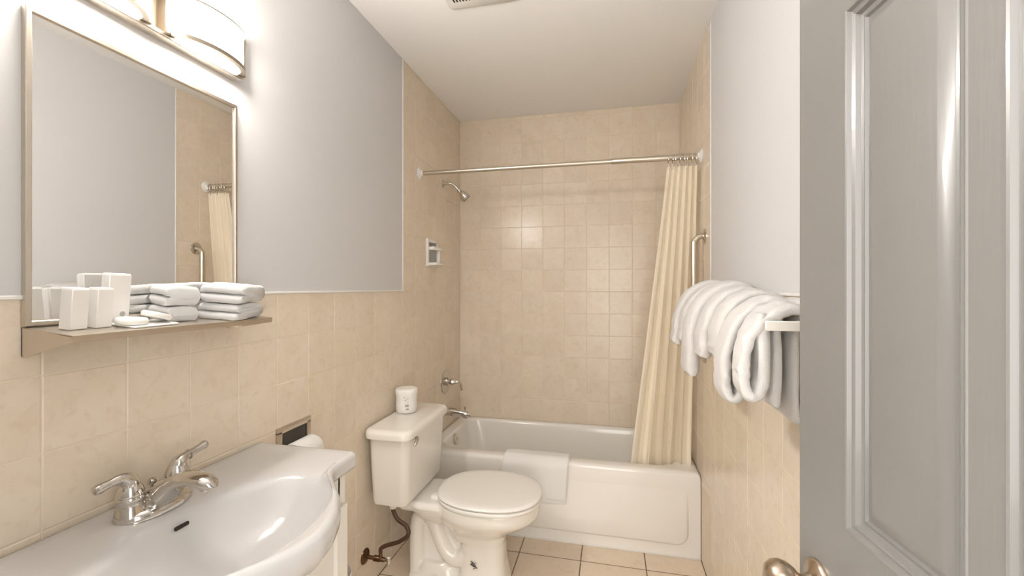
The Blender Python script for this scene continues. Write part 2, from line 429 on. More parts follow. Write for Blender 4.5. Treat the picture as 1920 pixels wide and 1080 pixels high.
for k in range(8):
    s = .04+k*.13; x = 1.362+(1.505-1.362)*s
    bm = bm_new(); R = .0235
    pts = [(x+.004*math.sin(k*2.2), RODY+R*.75*math.sin(a), RODZ-.008+R*math.cos(a)) for a in [2*PI*i/20 for i in range(21)]]
    tube(bm, pts, .0016, 6, 1, cap=False, smooth=False)
    tube(bm, [(x, RODY, RODZ-.008-R), (x, RODY+.003, ztop-.012)], .0016, 6, 1, smooth=False); obj('curtain_hook', bm, 'chrome', cur)
# shower head
sh = thing('shower_fixture', (0, 2.688, H+.68), 'chrome shower head on a bent arm high on the left tiled wall', 'shower head')
bm = bm_new(); lathe(bm, [(.029, 0), (.029, .002), (.024, .007), (.013, .012), (.010, .016)], (0, 2.688, H+.68), (1, 0, 0), 24); obj('flange', bm, 'chrome', sh)
A = [(.0, 2.688, H+.68), (.045, 2.692, H+.682), (.068, 2.700, H+.672), (.098, 2.716, H+.640)]
bm = bm_new(); tube(bm, A, .0098, 14, 8); obj('arm', bm, 'chrome', sh)
ax = Vector((.62, .34, -.70)).normalized()
bm = bm_new(); lathe(bm, [(.010, -.004), (.0145, 0), (.0155, .013), (.013, .017), (.016, .022), (.025, .038), (.0295, .058), (.0295, .076), (.0265, .080)], (.096, 2.715, H+.642), ax, 28)
hd = obj('spray_head', bm, 'chrome', sh)
bm = bm_new(); lathe(bm, [(.0255, .0795), (.024, .0815), (.0, .080)], (.096, 2.715, H+.642), ax, 28, True, False); obj('spray_face', bm, 'dark', hd)
# valve
vz = H-.637; vy = 2.728
vt = thing('shower_valve', (0, vy, vz), 'round chrome tub valve plate with curved lever, above the spout', 'shower valve')
bm = bm_new(); lathe(bm, [(.082, 0), (.082, .003), (.078, .007), (.066, .010), (.060, .0085), (.030, .011), (.028, .02)], (0, vy, vz), (1, 0, 0), 40); obj('face_plate', bm, 'chrome', vt)
bm = bm_new(); lathe(bm, [(.026, .012), (.024, .03), (.018, .034), (.020, .04), (.025, .05), (.022, .06), (.014, .074), (.010, .084), (.0, .086)], (0, vy, vz), (1, 0, 0), 28, True, False); hb = obj('handle_hub', bm, 'chrome', vt)
bm = bm_new(); tube(bm, [(.066, vy, vz+.004), (.088, vy+.006, vz+.004), (.104, vy+.012, vz-.014), (.108, vy+.016, vz-.042), (.112, vy+.018, vz-.058)], [.013, .010, .0075, .0085, .007], 14, 6); obj('lever', bm, 'chrome', vt)
# spout
sz = H-.833
spt = thing('tub_spout', (0, vy, sz), 'chrome tub spout with diverter knob under the valve', 'tub spout')
bm = bm_new(); lathe(bm, [(.032, 0), (.033, .012), (.028, .016), (.030, .03), (.029, .07), (.026, .115), (.022, .15), (.014, .164), (0, .166)], (0, vy, sz), (1, .02, -.10), 28, True, False, sx=.9)
box(bm, .128, .156, vy-.015, vy+.013, sz-.04, sz-.015, .006); obj('spout_body', bm, 'chrome', spt)
bm = bm_new(); lathe(bm, [(.004, 0), (.004, .012), (.0085, .015), (.0085, .021), (.004, .025), (0, .0255)], (.138, vy, sz+.008), (0, 0, 1), 16, True, False); obj('diverter_knob', bm, 'chrome', spt)
bm = bm_new(); lathe(bm, [(.0195, 0), (.021, .006), (.018, .012), (0, .012)], (.160, vy+.006, sz-.022), (1, .05, .02), 20, True, False, sx=.45); obj('spout_lip', bm, 'chrome', spt)
# soap dish, set in place of a tile
y0, y1, z0, z1 = HOLES[1]
sd = thing('soap_dish', (0, (y0+y1)/2, z0), 'white ceramic soap dish with grab bar set in the left tiled wall', 'soap dish')
bm = bm_new()
for b in ((y0-.008, y1+.008, z0-.008, z0+.014), (y0-.008, y1+.008, z1-.014, z1+.008), (y0-.008, y0+.014, z0+.01, z1-.01), (y1-.014, y1+.008, z0+.01, z1-.01)):
    box(bm, -.004, .012, *b, .004, 2)
box(bm, .0, .058, y0+.004, y1-.004, z0-.002, z0+.016, .006); obj('dish_frame', bm, 'tub', sd)
bm = bm_new(); box(bm, -.055, -.05, y0, y1, z0, z1); box(bm, -.052, .0, y0, y0+.004, z0, z1); box(bm, -.052, 0, y1-.004, y1, z0, z1); box(bm, -.052, 0, y0, y1, z0, z0+.004); box(bm, -.052, 0, y0, y1, z1-.004, z1)
obj('niche', bm, 'vent', sd, smooth=False)
bm = bm_new(); box(bm, .008, .046, y0+.002, y1-.002, z1-.062, z1-.040, .007); obj('grab_bar', bm, 'tub', sd)
bm = bm_new(); box(bm, .018, .04, y1-.05, y1-.034, z0+.014, z1-.058, .004); obj('post', bm, 'tub', sd)
# grab bar on the right wall
gb = thing('grab_bar', (W, 2.247, H-.3), 'vertical chrome grab bar on the right tiled wall beside the curtain', 'grab bar')
gx, gy = 1.476, 2.247
bm = bm_new(); tube(bm, [(W-.004, gy, H+.244), (W-.02, gy, H+.244), (gx+.016, gy, H+.236), (gx+.003, gy, H+.218), (gx, gy, H+.19), (gx, gy, H-.1), (gx, gy, H-.28), (gx+.003, gy, H-.308), (gx+.016, gy, H-.326), (W-.02, gy, H-.334), (W-.004, gy, H-.334)], .0145, 18, 6); obj('bar', bm, 'nickel', gb)
for z in (H+.244, H-.334):
    bm = bm_new(); lathe(bm, [(.038, 0), (.038, .004), (.032, .009), (.016, .012)], (W, gy, z), (-1, 0, 0), 28); obj('flange', bm, 'chrome', gb)

# ================================================================== TOILET
tc = 1.958
to = thing('toilet', (.36, tc, 0), 'ivory two-piece toilet with closed lid beside the bathtub', 'toilet')
bm = bm_new()
def R2(z, x0, x1, hw, n=2.2): return sellipse((x0+x1)/2, tc, (x1-x0)/2, hw, z, n)
loft(bm, [R2(.20, .36, .59, .085, 2.6), R2(.235, .34, .615, .095, 2.4), R2(.265, .32, .66, .12), R2(.295, .29, .71, .155), R2(.322, .275, .748, .178), R2(.336, .27, .76, .187), R2(.352, .268, .765, .191), R2(.392, .27, .762, .19)])
loft(bm, [R2(0, .385, .625, .105, 4), R2(.02, .39, .62, .098, 4), R2(.10, .40, .605, .086, 3.4), R2(.19, .395, .60, .082, 3), R2(.27, .37, .62, .10, 2.6)])
box(bm, .13, .33, tc-.135, tc+.135, .345, .392, .012)
loft(bm, [R2(.375, .14, .42, .15, 3), R2(.33, .16, .46, .135, 3), R2(.27, .2, .48, .07, 3)])
box(bm, .155, .60, tc-.10, tc+.10, 0, .038, .012)
loft(bm, [R2(.03, .17, .40, .092, 3), R2(.065, .18, .385, .085, 3), R2(.085, .20, .36, .07, 2.6)])
for dy in (-.042, .042):
    tube(bm, [(.47, tc+dy*.6, .21), (.42, tc+dy*.9, .13), (.375, tc+dy, .105), (.33, tc+dy, .135), (.30, tc+dy, .19), (.265, tc+dy, .27), (.225, tc+dy, .305), (.19, tc+dy, .28), (.178, tc+dy, .2), (.178, tc+dy, .08), (.178, tc+dy, .0)], .036, 14, 5)
box(bm, .19, .45, tc-.035, tc+.035, .02, .3)
bm = remesh(bm, .0055, 7)
obj('bowl', bm, 'toilet', to, ang=180)
for k in (-1, 1):
    bm = bm_new(); lathe(bm, [(.016, 0), (.015, .008), (.009, .016), (0, .018)], (.30, tc+k*.115, .037), (0, 0, 1), 18, True, False); obj('bolt_cap', bm, 'toilet', to)
def lid_ring(z, g, n=2.35): return sellipse(.530, tc, .243+g, .199+g, z, n, 64)
bm = bm_new(); loft(bm, [lid_ring(.394, -.012), lid_ring(.396, -.002), lid_ring(.402, 0), lid_ring(.4095, 0), lid_ring(.4125, -.003), lid_ring(.4127, -.022)]); obj('seat', bm, 'seat', to, ang=60)
bm = bm_new(); loft(bm, [lid_ring(.4188, -.022), lid_ring(.4188, .000), lid_ring(.424, .002), lid_ring(.430, -.003), lid_ring(.433, -.012), lid_ring(.4345, -.04), lid_ring(.435, -.12)]); obj('seat_lid', bm, 'seat', to, ang=60)
for k in (-1, 1):
    bm = bm_new(); box(bm, .268, .305, tc+k*.07-.022, tc+k*.07+.022, .39, .412, .006); obj('hinge', bm, 'seat', to)
def tring(x0, x1, y0, y1, r, z): return rrect(x0, x1, y0, y1, r, z, 8)
bm = bm_new()
loft(bm, [tring(.045, .185, 1.765, 2.150, .02, .398), tring(.034, .198, 1.752, 2.163, .03, .402), tring(.030, .203, 1.748, 2.168, .034, .415), tring(.024, .212, 1.737, 2.178, .036, .60), tring(.022, .216, 1.732, 2.182, .036, .712)])
tk = obj('tank', bm, 'toilet', to, ang=50)
bm = bm_new()
loft(bm, [tring(.014, .228, 1.712, 2.198, .045, .706), tring(.010, .234, 1.706, 2.204, .05, .709), tring(.010, .235, 1.705, 2.205, .05, .728), tring(.012, .232, 1.709, 2.201, .05, .738), tring(.018, .224, 1.717, 2.193, .048, .745), tring(.03, .21, 1.73, 2.18, .045, .748)])
obj('tank_lid', bm, 'toilet', to, ang=50)
bm = bm_new(); lathe(bm, [(.013, 0), (.013, .006), (.009, .01), (.009, .018)], (.213, 1.80, .696), (1, 0, 0), 18)
tube(bm, [(.231, 1.802, .697), (.236, 1.79, .692), (.238, 1.772, .681), (.237, 1.764, .674)], [.0085, .0085, .0075, .006], 12, 4)
tag(obj('flush_lever', bm, 'chrome', to), 'chrome flush lever')
bm = bm_new(); lathe(bm, [(.014, 0), (.018, .006), (.018, .026)], (.12, 1.79, .374), (0, 0, 1), 18); obj('tank_nut', bm, 'plastic', to)
bm = bm_new()     # worn dark scratches on the front of the pedestal
for k in range(7):
    xx = .488+random.uniform(-.022, .022); zz = .117+random.uniform(-.016, .016); l = random.uniform(.005, .013)
    R_ = Matrix.Translation((xx, 1.868, zz)) @ Matrix.Rotation(random.choice((.6, .75, -.55, .5)), 4, 'Y')
    box(bm, -l, l, -.004, .002, -.0005, .0005, mtx=R_)
SCUFF = bm
tag(obj('scuff_mark', bm, 'blackink', to, smooth=False), 'small dark scratched mark')
# water supply
sv = thing('water_supply', (0, 1.753, H-1.217), 'bronze stop valve and dark curled hose under the toilet tank', 'stop valve')
sy, szv = 1.753, H-1.217
bm = bm_new(); lathe(bm, [(.034, 0), (.033, .004), (.024, .010), (.012, .013)], (.0, sy, szv), (1, 0, 0), 26); obj('wall_plate', bm, 'bronze', sv)
bm = bm_new(); lathe(bm, [(.0085, .005), (.0085, .045), (.013, .047), (.013, .075), (.010, .08), (.010, .095), (.006, .1), (.0045, .115)], (0, sy, szv), (1, 0, -.03), 18)
lathe(bm, [(.009, 0), (.009, .022), (.007, .026), (.007, .034)], (.078, sy, szv), (0, 0, 1), 16); obj('valve_body', bm, 'bronze', sv)
bm = bm_new(); lathe(bm, [(.004, -.004), (.02, -.003), (.022, 0), (.02, .004), (.004, .006)], (.118, sy, szv-.003), (1, 0, 0), 20, sx=1.0, sy=.62, up=(0, 0, 1)); tag(obj('valve_handle', bm, 'chrome', sv), 'oval chrome valve handle')
bm = bm_new(); tube(bm, [(.078, sy, szv+.028), (.080, sy+.002, szv+.045), (.104, sy+.010, H-1.160), (.160, sy+.022, H-1.142), (.198, sy+.030, H-1.110), (.186, sy+.034, H-1.076), (.146, sy+.036, H-1.054), (.122, sy+.037, H-1.020), (.12, 1.79, .376)], .0092, 14, 8)
obj('hose', bm, 'hose', sv)
# wrapped roll on the tank
wx, wy, wz = .078, 2.005, .749
wr_ = thing('wrapped_toilet_roll', (wx, wy, wz), 'paper-wrapped toilet roll standing on the toilet tank lid', 'toilet roll')
bm = bm_new(); rg = []
for r, h in ((.030, 0), (.046, .001), (.0505, .006), (.052, .03), (.050, .06), (.051, .078), (.0535, .085), (.055, .10), (.0545, .113), (.050, .118), (.03, .1185)):
    rg.append([Vector((wx+(r+.0016*mnoise.noise(Vector((math.cos(t)*3, math.sin(t)*3, h*40))))*math.cos(t), wy+(r+.0012*math.sin(5*t+h*60))*math.sin(t), wz+h)) for t in [2*PI*i/40 for i in range(40)]])
loft(bm, rg); obj('roll', bm, 'wrap', wr_, ang=60)
bm = bm_new()
def on_roll(bm, a0, a1, h0, h1, r=.0542):
    q = [[Vector((wx+r*math.cos(a), wy+r*math.sin(a), wz+h)) for a in [a0+(a1-a0)*i/4 for i in range(5)]] for h in (h0, h1)]
    loft(bm, q, False, False, closed=False)
ac = -1.15
for a, w, h, t in ((-.18, .06, .086, .004), (.12, .2, .083, .0012), (.10, .11, .078, .0012), (-.06, .05, .072, .005), (.12, .14, .066, .0012), (.06, .1, .058, .0012), (.08, .17, .045, .012), (.12, .13, .028, .009)):
    on_roll(bm, ac+a-w, ac+a+w, h-t/2-.003, h+t/2-.003, .0543 if h < .07 else .0552)
tag(obj('printed_mark', bm, 'ink', wr_), 'faint grey printed lettering')

# ================================================================== VANITY
vc = .75; ZS = H-.488
cab = thing('vanity_cabinet', (.16, vc, 0), 'white vanity cabinet with raised-panel doors under the sink', 'cabinet')
bm = bm_new(); box(bm, .003, .305, vc-.385, vc-.369, .075, ZS-.050); box(bm, .003, .305, vc+.369, vc+.385, .075, ZS-.050); box(bm, .003, .012, vc-.37, vc+.37, .075, ZS-.16); box(bm, .003, .305, vc-.37, vc+.37, .075, .092); box(bm, .003, .25, vc-.375, vc+.375, 0, .076); obj('carcass', bm, 'cabinet', cab, smooth=False)
bm = bm_new(); fx = .305
for b in ((vc-.385, vc-.350, .075, ZS-.055), (vc+.350, vc+.385, .075, ZS-.055), (vc-.36, vc-.275, ZS-.15, ZS-.055), (vc+.275, vc+.36, ZS-.15, ZS-.055), (vc-.36, vc+.36, ZS-.17, ZS-.141), (vc-.36, vc+.36, .075, .11)): box(bm, fx-.002, fx+.012, *b, .0015, 1)
obj('face_frame', bm, 'cabinet', cab)
for s in (-1, 1):
    a, b = (vc-.372, vc-.002) if s < 0 else (vc+.002, vc+.372)
    bm = bm_new(); dz0, dz1 = .10, ZS-.142
    def dr(i, x): return [Vector((x, p.x, p.y)) for p in rrect(a+i, b-i, dz0+i, dz1-i, .002, 0, 2)]
    X0 = fx+.013
    loft(bm, [dr(0, X0), dr(0, X0+.014), dr(.002, X0+.016), dr(.048, X0+.016), dr(.054, X0+.009), dr(.062, X0+.009), dr(.085, X0+.0145), dr(.12, X0+.0145)])
    dd = obj('door', bm, 'cabinet', cab, ang=25)
    bm = bm_new(); ky = b-.03 if s < 0 else a+.03
    lathe(bm, [(.006, 0), (.006, .014), (.014, .02), (.014, .027), (0, .03)], (X0+.016, ky, dz1-.08), (1, 0, 0), 18, True, False); obj('knob', bm, 'nickel', dd)
# --- ceramic top with integral bowl
BC = Vector((.312, vc)); BA, BB = .158, .245
xf = [(0, .527), (.05, .518), (.10, .497), (.16, .457), (.20, .421), (.235, .387), (.26, .366), (.285, .354), (.31, .350), (.5, .350)]
def front(dy):
    dy = abs(dy)
    for (a, b), (c, d) in zip(xf[:-1], xf[1:]):
        if dy <= c: t = (dy-a)/(c-a); return b+(d-b)*t
    return .35
OUT = []; NP = 160; hwid = .405; rc = .022
pts = []
for i in range(9): a = PI/2*i/8; pts.append((.35-rc+rc*math.sin(PI/2-a), vc+hwid-rc+rc*math.sin(a)))     # right front corner
pts += [(.35*(1-i/12)-.0*i if i else .328, vc+hwid) for i in range(1, 12)]
pts += [(.002, vc+hwid)]
pts += [(.002, vc+hwid-2*hwid*i/30) for i in range(1, 31)]
pts += [(.35*i/12, vc-hwid) for i in range(1, 12)]
for i in range(9): a = PI/2*i/8; pts.append((.35-rc+rc*math.sin(a), vc-hwid+rc-rc*math.cos(a)))
ys = [vc-hwid+rc+(2*hwid-2*rc)*i/70 for i in range(1, 70)]
pts += [(front(y-vc), y) for y in ys]
OUT = [Vector(p) for p in pts]
def inset(P, d):
    n = len(P); out = []
    for i in range(n):
        t = (P[(i+1) % n]-P[i-1]); t = t.normalized() if t.length else Vector((1, 0)); nr = Vector((t.y, -t.x))
        out.append(P[i]-nr*d)
    return out
# orientation check: the outline runs counter-clockwise, so (t.y,-t.x) points outward
def r3(P, z): return [Vector((p.x, p.y, z)) for p in P]
bow = []
for p in OUT:
    d = p-BC; a = math.atan2(d.y/BB, d.x/BA); bow.append(Vector((BC.x+BA*math.cos(a), BC.y+BB*math.sin(a))))
def lerp(A, B, t): return [a.lerp(b, t) for a, b in zip(A, B)]
def clampx(P): return [Vector((max(p.x, .002), p.y)) for p in P]
rings = []
rings.append(r3(clampx(inset(OUT, .05)), ZS-.085)); rings.append(r3(clampx(inset(OUT, .03)), ZS-.066))
bulge = [max(0, min(1, (p.x-.352)/.06)) for p in OUT]
def ring_edge(d, dz, dzb):      # flat 46 mm edge on the deck, thicker rolled lip on the belly
    I = inset(OUT, d); return [Vector((max(p.x, .002), p.y, ZS-(dz*(1-b)+dzb*b))) for p, b in zip(I, bulge)]
rings = [ring_edge(.06, .047, .10), ring_edge(.03, .047, .085), ring_edge(.012, .047, .066), ring_edge(.003, .044, .050), ring_edge(0, .036, .034), ring_edge(0, .014, .022), ring_edge(.003, .006, .010), ring_edge(.008, .0018, .0035), ring_edge(.015, 0, 0)]
I15 = clampx(inset(OUT, .015))
for t, dz in ((.15, .0008), (.4, .003), (.65, .0055), (.82, .008), (.92, .0115)): rings.append(r3(lerp(I15, bow, t), ZS-dz))
for k, dz in ((1.0, .018), (.96, .030), (.90, .050), (.80, .078), (.66, .103), (.48, .120), (.3, .130), (.12, .134), (.07, .136)):
    rings.append([Vector((BC.x+(p.x-BC.x)*k, BC.y+(p.y-BC.y)*k, ZS-dz)) for p in bow])
bm = bm_new(); loft(bm, rings, False, True)
sink = thing('sink_top', (.2, vc, ZS-.05), 'glossy white ceramic sink top with bowed front on the vanity cabinet', 'sink')
obj('basin', bm, 'ceramic', sink, ang=80)
bm = bm_new(); oy = vc+.008; box(bm, .1665, .1735, oy-.016, oy+.016, ZS-.0385, ZS-.030, .003, mtx=None); tag(obj('overflow_slot', bm, 'dark', sink), 'dark overflow slot')
bm = bm_new(); lathe(bm, [(.022, 0), (.021, .003), (.012, .004), (0, .003)], (BC.x, BC.y, ZS-.137), (0, 0, 1), 24, True, False); obj('drain', bm, 'chrome', sink)
# --- faucet
fc = vc+.014
fa = thing('faucet', (.085, fc, ZS), 'chrome two-handle centerset faucet behind the sink bowl', 'faucet')
fxx = .088
bm = bm_new()
def bring(z, g):
    out = []
    for i in range(48):
        t = 2*PI*i/48; c, q = math.cos(t), math.sin(t)
        x = .088+math.copysign(abs(c)**.8, c)*(.031-g)+(.014*(1-(q*q)) if c > 0 else 0); y = fc+math.copysign(abs(q)**.75, q)*(.079-g)
        out.append(Vector((x, y, z)))
    return out
loft(bm, [bring(ZS-.006, 0), bring(ZS+.003, 0), bring(ZS+.009, .004), bring(ZS+.014, .012), bring(ZS+.016, .02)])
obj('base_plate', bm, 'chrome', fa, ang=60)
for k in (-1, 1):
    hy = fc+k*.051
    bm = bm_new(); lathe(bm, [(.029, .0), (.027, .012), (.0225, .026), (.022, .032), (.0245, .036), (.025, .043), (.0235, .0455)], (fxx, hy, ZS), (0, 0, 1), 28); obj('handle_base', bm, 'chrome', fa)
    bm = bm_new(); lathe(bm, [(.0245, .0465), (.0245, .052), (.021, .062), (.015, .074)], (fxx, hy, ZS), (0, 0, 1), 28)
    if k < 0: tube(bm, [(fxx, hy, ZS+.060), (fxx+.002, hy-.004, ZS+.078), (fxx+.004, hy-.020, ZS+.090), (fxx+.004, hy-.042, ZS+.089), (fxx+.003, hy-.060, ZS+.086)], [.0185, .017, .0115, .0090, .0110], 16, 6)
    else: tube(bm, [(fxx, hy, ZS+.060), (fxx+.002, hy+.005, ZS+.076), (fxx+.003, hy+.018, ZS+.084), (fxx+.004, hy+.040, ZS+.088), (fxx+.004, hy+.064, ZS+.093)], [.0185, .0165, .0105, .0085, .0100], 16, 6)
    hh = obj('handle', bm, 'chrome', fa, ang=60)
    a = Vector((fxx+.003, hy+k*.024, ZS+(.0895 if k < 0 else .0845))); bm = bm_new(); lathe(bm, [(.0100, 0), (.0122, .001), (.0122, .003), (.0100, .004)], a, (0, k, .15), 18); obj('collar', bm, 'chrome', hh)
    b = Vector((fxx+.003, hy+k*(.058 if k < 0 else .062), ZS+(.0862 if k < 0 else .0925)));
    bm = bm_new(); lathe(bm, [(.010, 0), (.011, .004), (.0085, .010), (0, .012)], b, (0, k, -.1 if k < 0 else .25), 18, True, False); obj('tip', bm, 'chrome', hh)
bm = bm_new(); rg = []
for x, hw, zb, zt in ((.060, .024, 0, .016), (.072, .033, 0, .028), (.09, .036, 0, .042), (.110, .036, 0, .056), (.126, .034, .002, .065), (.137, .031, .018, .071), (.150, .028, .036, .076), (.170, .025, .052, .0815), (.196, .0225, .058, .083), (.222, .021, .056, .079), (.236, .019, .051, .071), (.243, .015, .048, .063), (.245, .009, .050, .057)):
    r_ = []
    for i in range(28):
        t = 2*PI*i/28; c, q = math.cos(t), math.sin(t)
        r_.append(Vector((x+(.010*q if x > .2 else 0), fc+hw*math.copysign(abs(c)**.8, c), ZS+(zb+zt)/2+(zt-zb)/2*math.copysign(abs(q)**.8, q))))
    rg.append(r_)
loft(bm, rg)
obj('spout', bm, 'chrome', fa, ang=60)
bm = bm_new(); lathe(bm, [(.0115, 0), (.0115, .009), (.0085, .0095), (0, .0085)], (.226, fc, ZS+.056), (.12, 0, -.99), 20, True, False); obj('aerator', bm, 'nickel', fa)
bm = bm_new(); lathe(bm, [(.0035, 0), (.0035, .026), (.0075, .029), (.009, .034), (.0075, .040), (.003, .043), (0, .0435)], (fxx-.022, fc+.010, ZS+.012), (0, 0, 1), 16, True, False); obj('lift_rod', bm, 'chrome', fa)
# --- recessed paper holder and its roll
y0, y1, z0, z1 = HOLES[0]
ph = thing('paper_holder', (0, (y0+y1)/2, z0), 'satin chrome recessed paper holder in the tile beyond the sink', 'paper holder')
bm = bm_new()
for b in ((y0-.006, y1+.008, z0-.006, z0+.018), (y0-.006, y1+.008, z1-.016, z1+.006), (y0-.006, y0+.018, z0+.01, z1-.008), (y1-.014, y1+.008, z0+.01, z1-.008)): box(bm, -.002, .006, *b, .002, 2)
obj('frame', bm, 'steel', ph)
bm = bm_new(); box(bm, -.065, -.06, y0, y1, z0, z1); box(bm, -.062, 0, y0, y0+.003, z0, z1); box(bm, -.062, 0, y1-.003, y1, z0, z1); box(bm, -.062, 0, y0, y1, z0, z0+.003); box(bm, -.062, 0, y0, y1, z1-.003, z1)
obj('recess', bm, 'recess', ph, smooth=False)
bm = bm_new(); lathe(bm, [(.009, 0), (.009, y1-y0-.008)], (.022, y0+.004, H-.578), (0, 1, 0), 16); obj('roller', bm, 'plastic', ph)
bm = bm_new(); ry0, ry1 = 1.258, 1.362; c = (.034, ry0, H-.578)
lathe(bm, [(.022, 0), (.044, 0), (.046, .003), (.046, ry1-ry0-.003), (.044, ry1-ry0), (.022, ry1-ry0), (.022, 0)], c, (0, 1, 0), 40, False, False)
tag(obj('toilet_roll', bm, 'paper', ang=50), 'white toilet roll in the recessed holder behind the sink top', 'toilet roll')
# --- waste bin
bx, by = .103, 1.335
bn = thing('waste_bin', (bx, by, 0), 'small white plastic waste bin between the vanity and the toilet', 'waste bin')
bm = bm_new(); lathe(bm, [(.060, 0), (.066, .004), (.083, .34), (.087, .345), (.088, .356), (.085, .360), (.082, .352), (.064, .01), (.0, .008)], (bx, by, 0), (0, 0, 1), 36, True, False); obj('bin_body', bm, 'plastic', bn)

# ================================================================== MIRROR WITH SHELF
MY0, MY1, MZ0, MZ1 = .586, 1.058, H-.075, H+.531
mi = thing('wall_mirror', (0, (MY0+MY1)/2, MZ0), 'steel-framed mirror with built-in shelf on the left wall', 'mirror')
bm = bm_new()
def mr(i, x): return [Vector((x, MY0+i, MZ0+i)), Vector((x, MY1-i, MZ0+i)), Vector((x, MY1-i, MZ1-i)), Vector((x, MY0+i, MZ1-i))]
loft(bm, [mr(0, .0015), mr(0, .0125), mr(.001, .014), mr(.0085, .014), mr(.0095, .013), mr(.0105, .0085), mr(.013, .0075)], True, False)
obj('frame', bm, 'steel', mi, smooth=False)
bm = bm_new(); box(bm, .003, .0080, MY0+.011, MY1-.011, MZ0+.011, MZ1-.011); obj('mirror_glass', bm, 'mirror', mi, smooth=False)
SZ = H-.0765; SX = .132; TILT = Matrix.Translation((0, 0, SZ)) @ Matrix.Rotation(math.atan(.095), 4, 'Y') @ Matrix.Translation((0, 0, -SZ))
def tilted(bm): bmesh.ops.transform(bm, matrix=TILT, verts=bm.verts[:]); return bm
bm = bm_new(); box(bm, .002, SX, MY0, MY1+.002, SZ-.0025, SZ, .0008, 1); box(bm, SX-.002, SX, MY0, MY1+.002, SZ-.0135, SZ, .0006, 1); obj('shelf', tilted(bm), 'steel', mi, smooth=False)
for y in (MY0, MY1):
    bm = bm_new(); z_b = H-.132 if y < .8 else H-.120
    pr = [(.002, SZ-.001), (SX-.003, SZ-.0155), (SX-.003, SZ-.025), (.024, z_b+.002), (.018, z_b), (.002, z_b)]
    loft(bm, [[Vector((x, y+d, z)) for x, z in pr] for d in (0, .002)])
    box(bm, .002, .004, min(y, y+.002) if y < .8 else y-.026, y+.026 if y < .8 else y+.002, z_b, SZ-.001)
    obj('bracket', bm, 'steel', mi, smooth=False)

# ================================================================== VANITY LIGHT
LZ = H+.603
vl = thing('vanity_light', (0, .822, LZ), 'nickel two-shade vanity light above the mirror', 'wall light')
bm = bm_new(); box(bm, .001, .034, .563, 1.057, LZ, LZ+.012, .002, 1); box(bm, .001, .012, .563, 1.057, LZ+.008, LZ+.135, .002, 1); obj('back_plate', bm, 'nickel', vl)
def half(cy, a, b, z, x0=.034, n=28): return [Vector((x0+b*math.sin(PI*i/n), cy-a*math.cos(PI*i/n), z)) for i in range(n+1)]
for cy in (.945, .680):
    a, b = .104, .056; zb, zt = LZ+.012, LZ+.112
    bm = bm_new(); loft(bm, [half(cy, a-.004, b-.004, zb+.002), half(cy, a-.004, b-.004, zt)]); sd_ = obj('glass_shade', bm, 'shade', vl, ang=50)
    for z, hgt in ((zb-.004, .011), (zt-.003, .005)):
        bm = bm_new()
        A_, B_ = half(cy, a+.001, b+.001, z), half(cy, a+.001, b+.001, z+hgt); C_, D_ = half(cy, a-.012, b-.012, z+hgt), half(cy, a-.012, b-.012, z)
        n = len(A_); vs_ = [[bm.verts.new(p) for p in L_] for L_ in (A_, B_, C_, D_)]
        for i in range(n-1):
            for q in range(4): bm.faces.new((vs_[q][i], vs_[q][i+1], vs_[(q+1) % 4][i+1], vs_[(q+1) % 4][i]))
        bm.faces.new([vs_[q][0] for q in range(4)]); bm.faces.new([vs_[q][-1] for q in (3, 2, 1, 0)])
        obj('ring', bm, 'ring', vl, ang=50)
    for s in (-1, 1):
        bm = bm_new(); yy = cy+s*(a+.004); box(bm, .010, .040, yy-.0085, yy+.0085, zb-.004, zt+.018, .002, 1); obj('side_strip', bm, 'ring', vl)

# ================================================================== THINGS ON THE SHELF
T = SZ+.0005
def carton(name, x, y, w, d, h, rot, label, emblem=False):
    c = thing(name, (x, y, T), label, 'carton', 'white cartons on the mirror shelf')
    R = Matrix.Translation((x, y, 0)) @ Matrix.Rotation(rot, 4, 'Z')
    bm = bm_new(); box(bm, -d/2, d/2, -w/2, w/2, T, T+h, .0012, 1, R); obj('box', tilted(bm), 'carton', c)
    bm = bm_new(); box(bm, -d/2+.001, d/2-.001, -w/2+.001, w/2-.001, T+h-.001, T+h+.0022, .001, 1, R); obj('flap', tilted(bm), 'paper', c)
    if emblem:
        bm = bm_new(); lathe(bm, [(.0055, 0), (.0055, .0008), (.003, .0008)], R @ Vector((d/2-.0003, w*.18, T+h*.2)), R.to_3x3() @ Vector((1, 0, 0)), 16); tag(obj('emblem', tilted(bm), 'ink', c), 'round grey printed emblem')
carton('amenity_carton', .064, .628, .031, .026, .078, .12, 'short white amenity carton nearest the left end of the mirror shelf')
carton('amenity_carton', .064, .671, .031, .026, .078, .10, 'short white amenity carton between another carton and the tall one')
carton('amenity_carton', .034, .719, .044, .022, .106, .03, 'tallest white carton with grey emblem on the mirror shelf', True)
def soapdisc(x, y, z, tilt, label):
    bm = bm_new(); a = Vector((0, math.sin(tilt), math.cos(tilt)))
    lathe(bm, [(.010, 0), (.026, .0005), (.0285, .004), (.0285, .009), (.026, .0125), (.010, .0135)], (x, y, z), a, 32)
    tag(obj('round_soap', tilted(bm), 'soap', ang=50), label, 'soap', 'round soaps on the mirror shelf')
bm = bm_new(); box(bm, -.035, .035, -.05, .05, T, T+.004, .0015, 1, Matrix.Translation((.080, .749, 0)) @ Matrix.Rotation(.06, 4, 'Z'))
tag(obj('paper_packet', tilted(bm), 'paper', ang=50), 'flat white packet lying on the shelf beneath the round soaps', 'packet')
soapdisc(.084, .7185, T+.0045, 0, 'round white soap lying flat, nearer the tall carton')
soapdisc(.080, .771, T+.0128, .28, 'round white soap leaning tilted, nearer the folded washcloths')
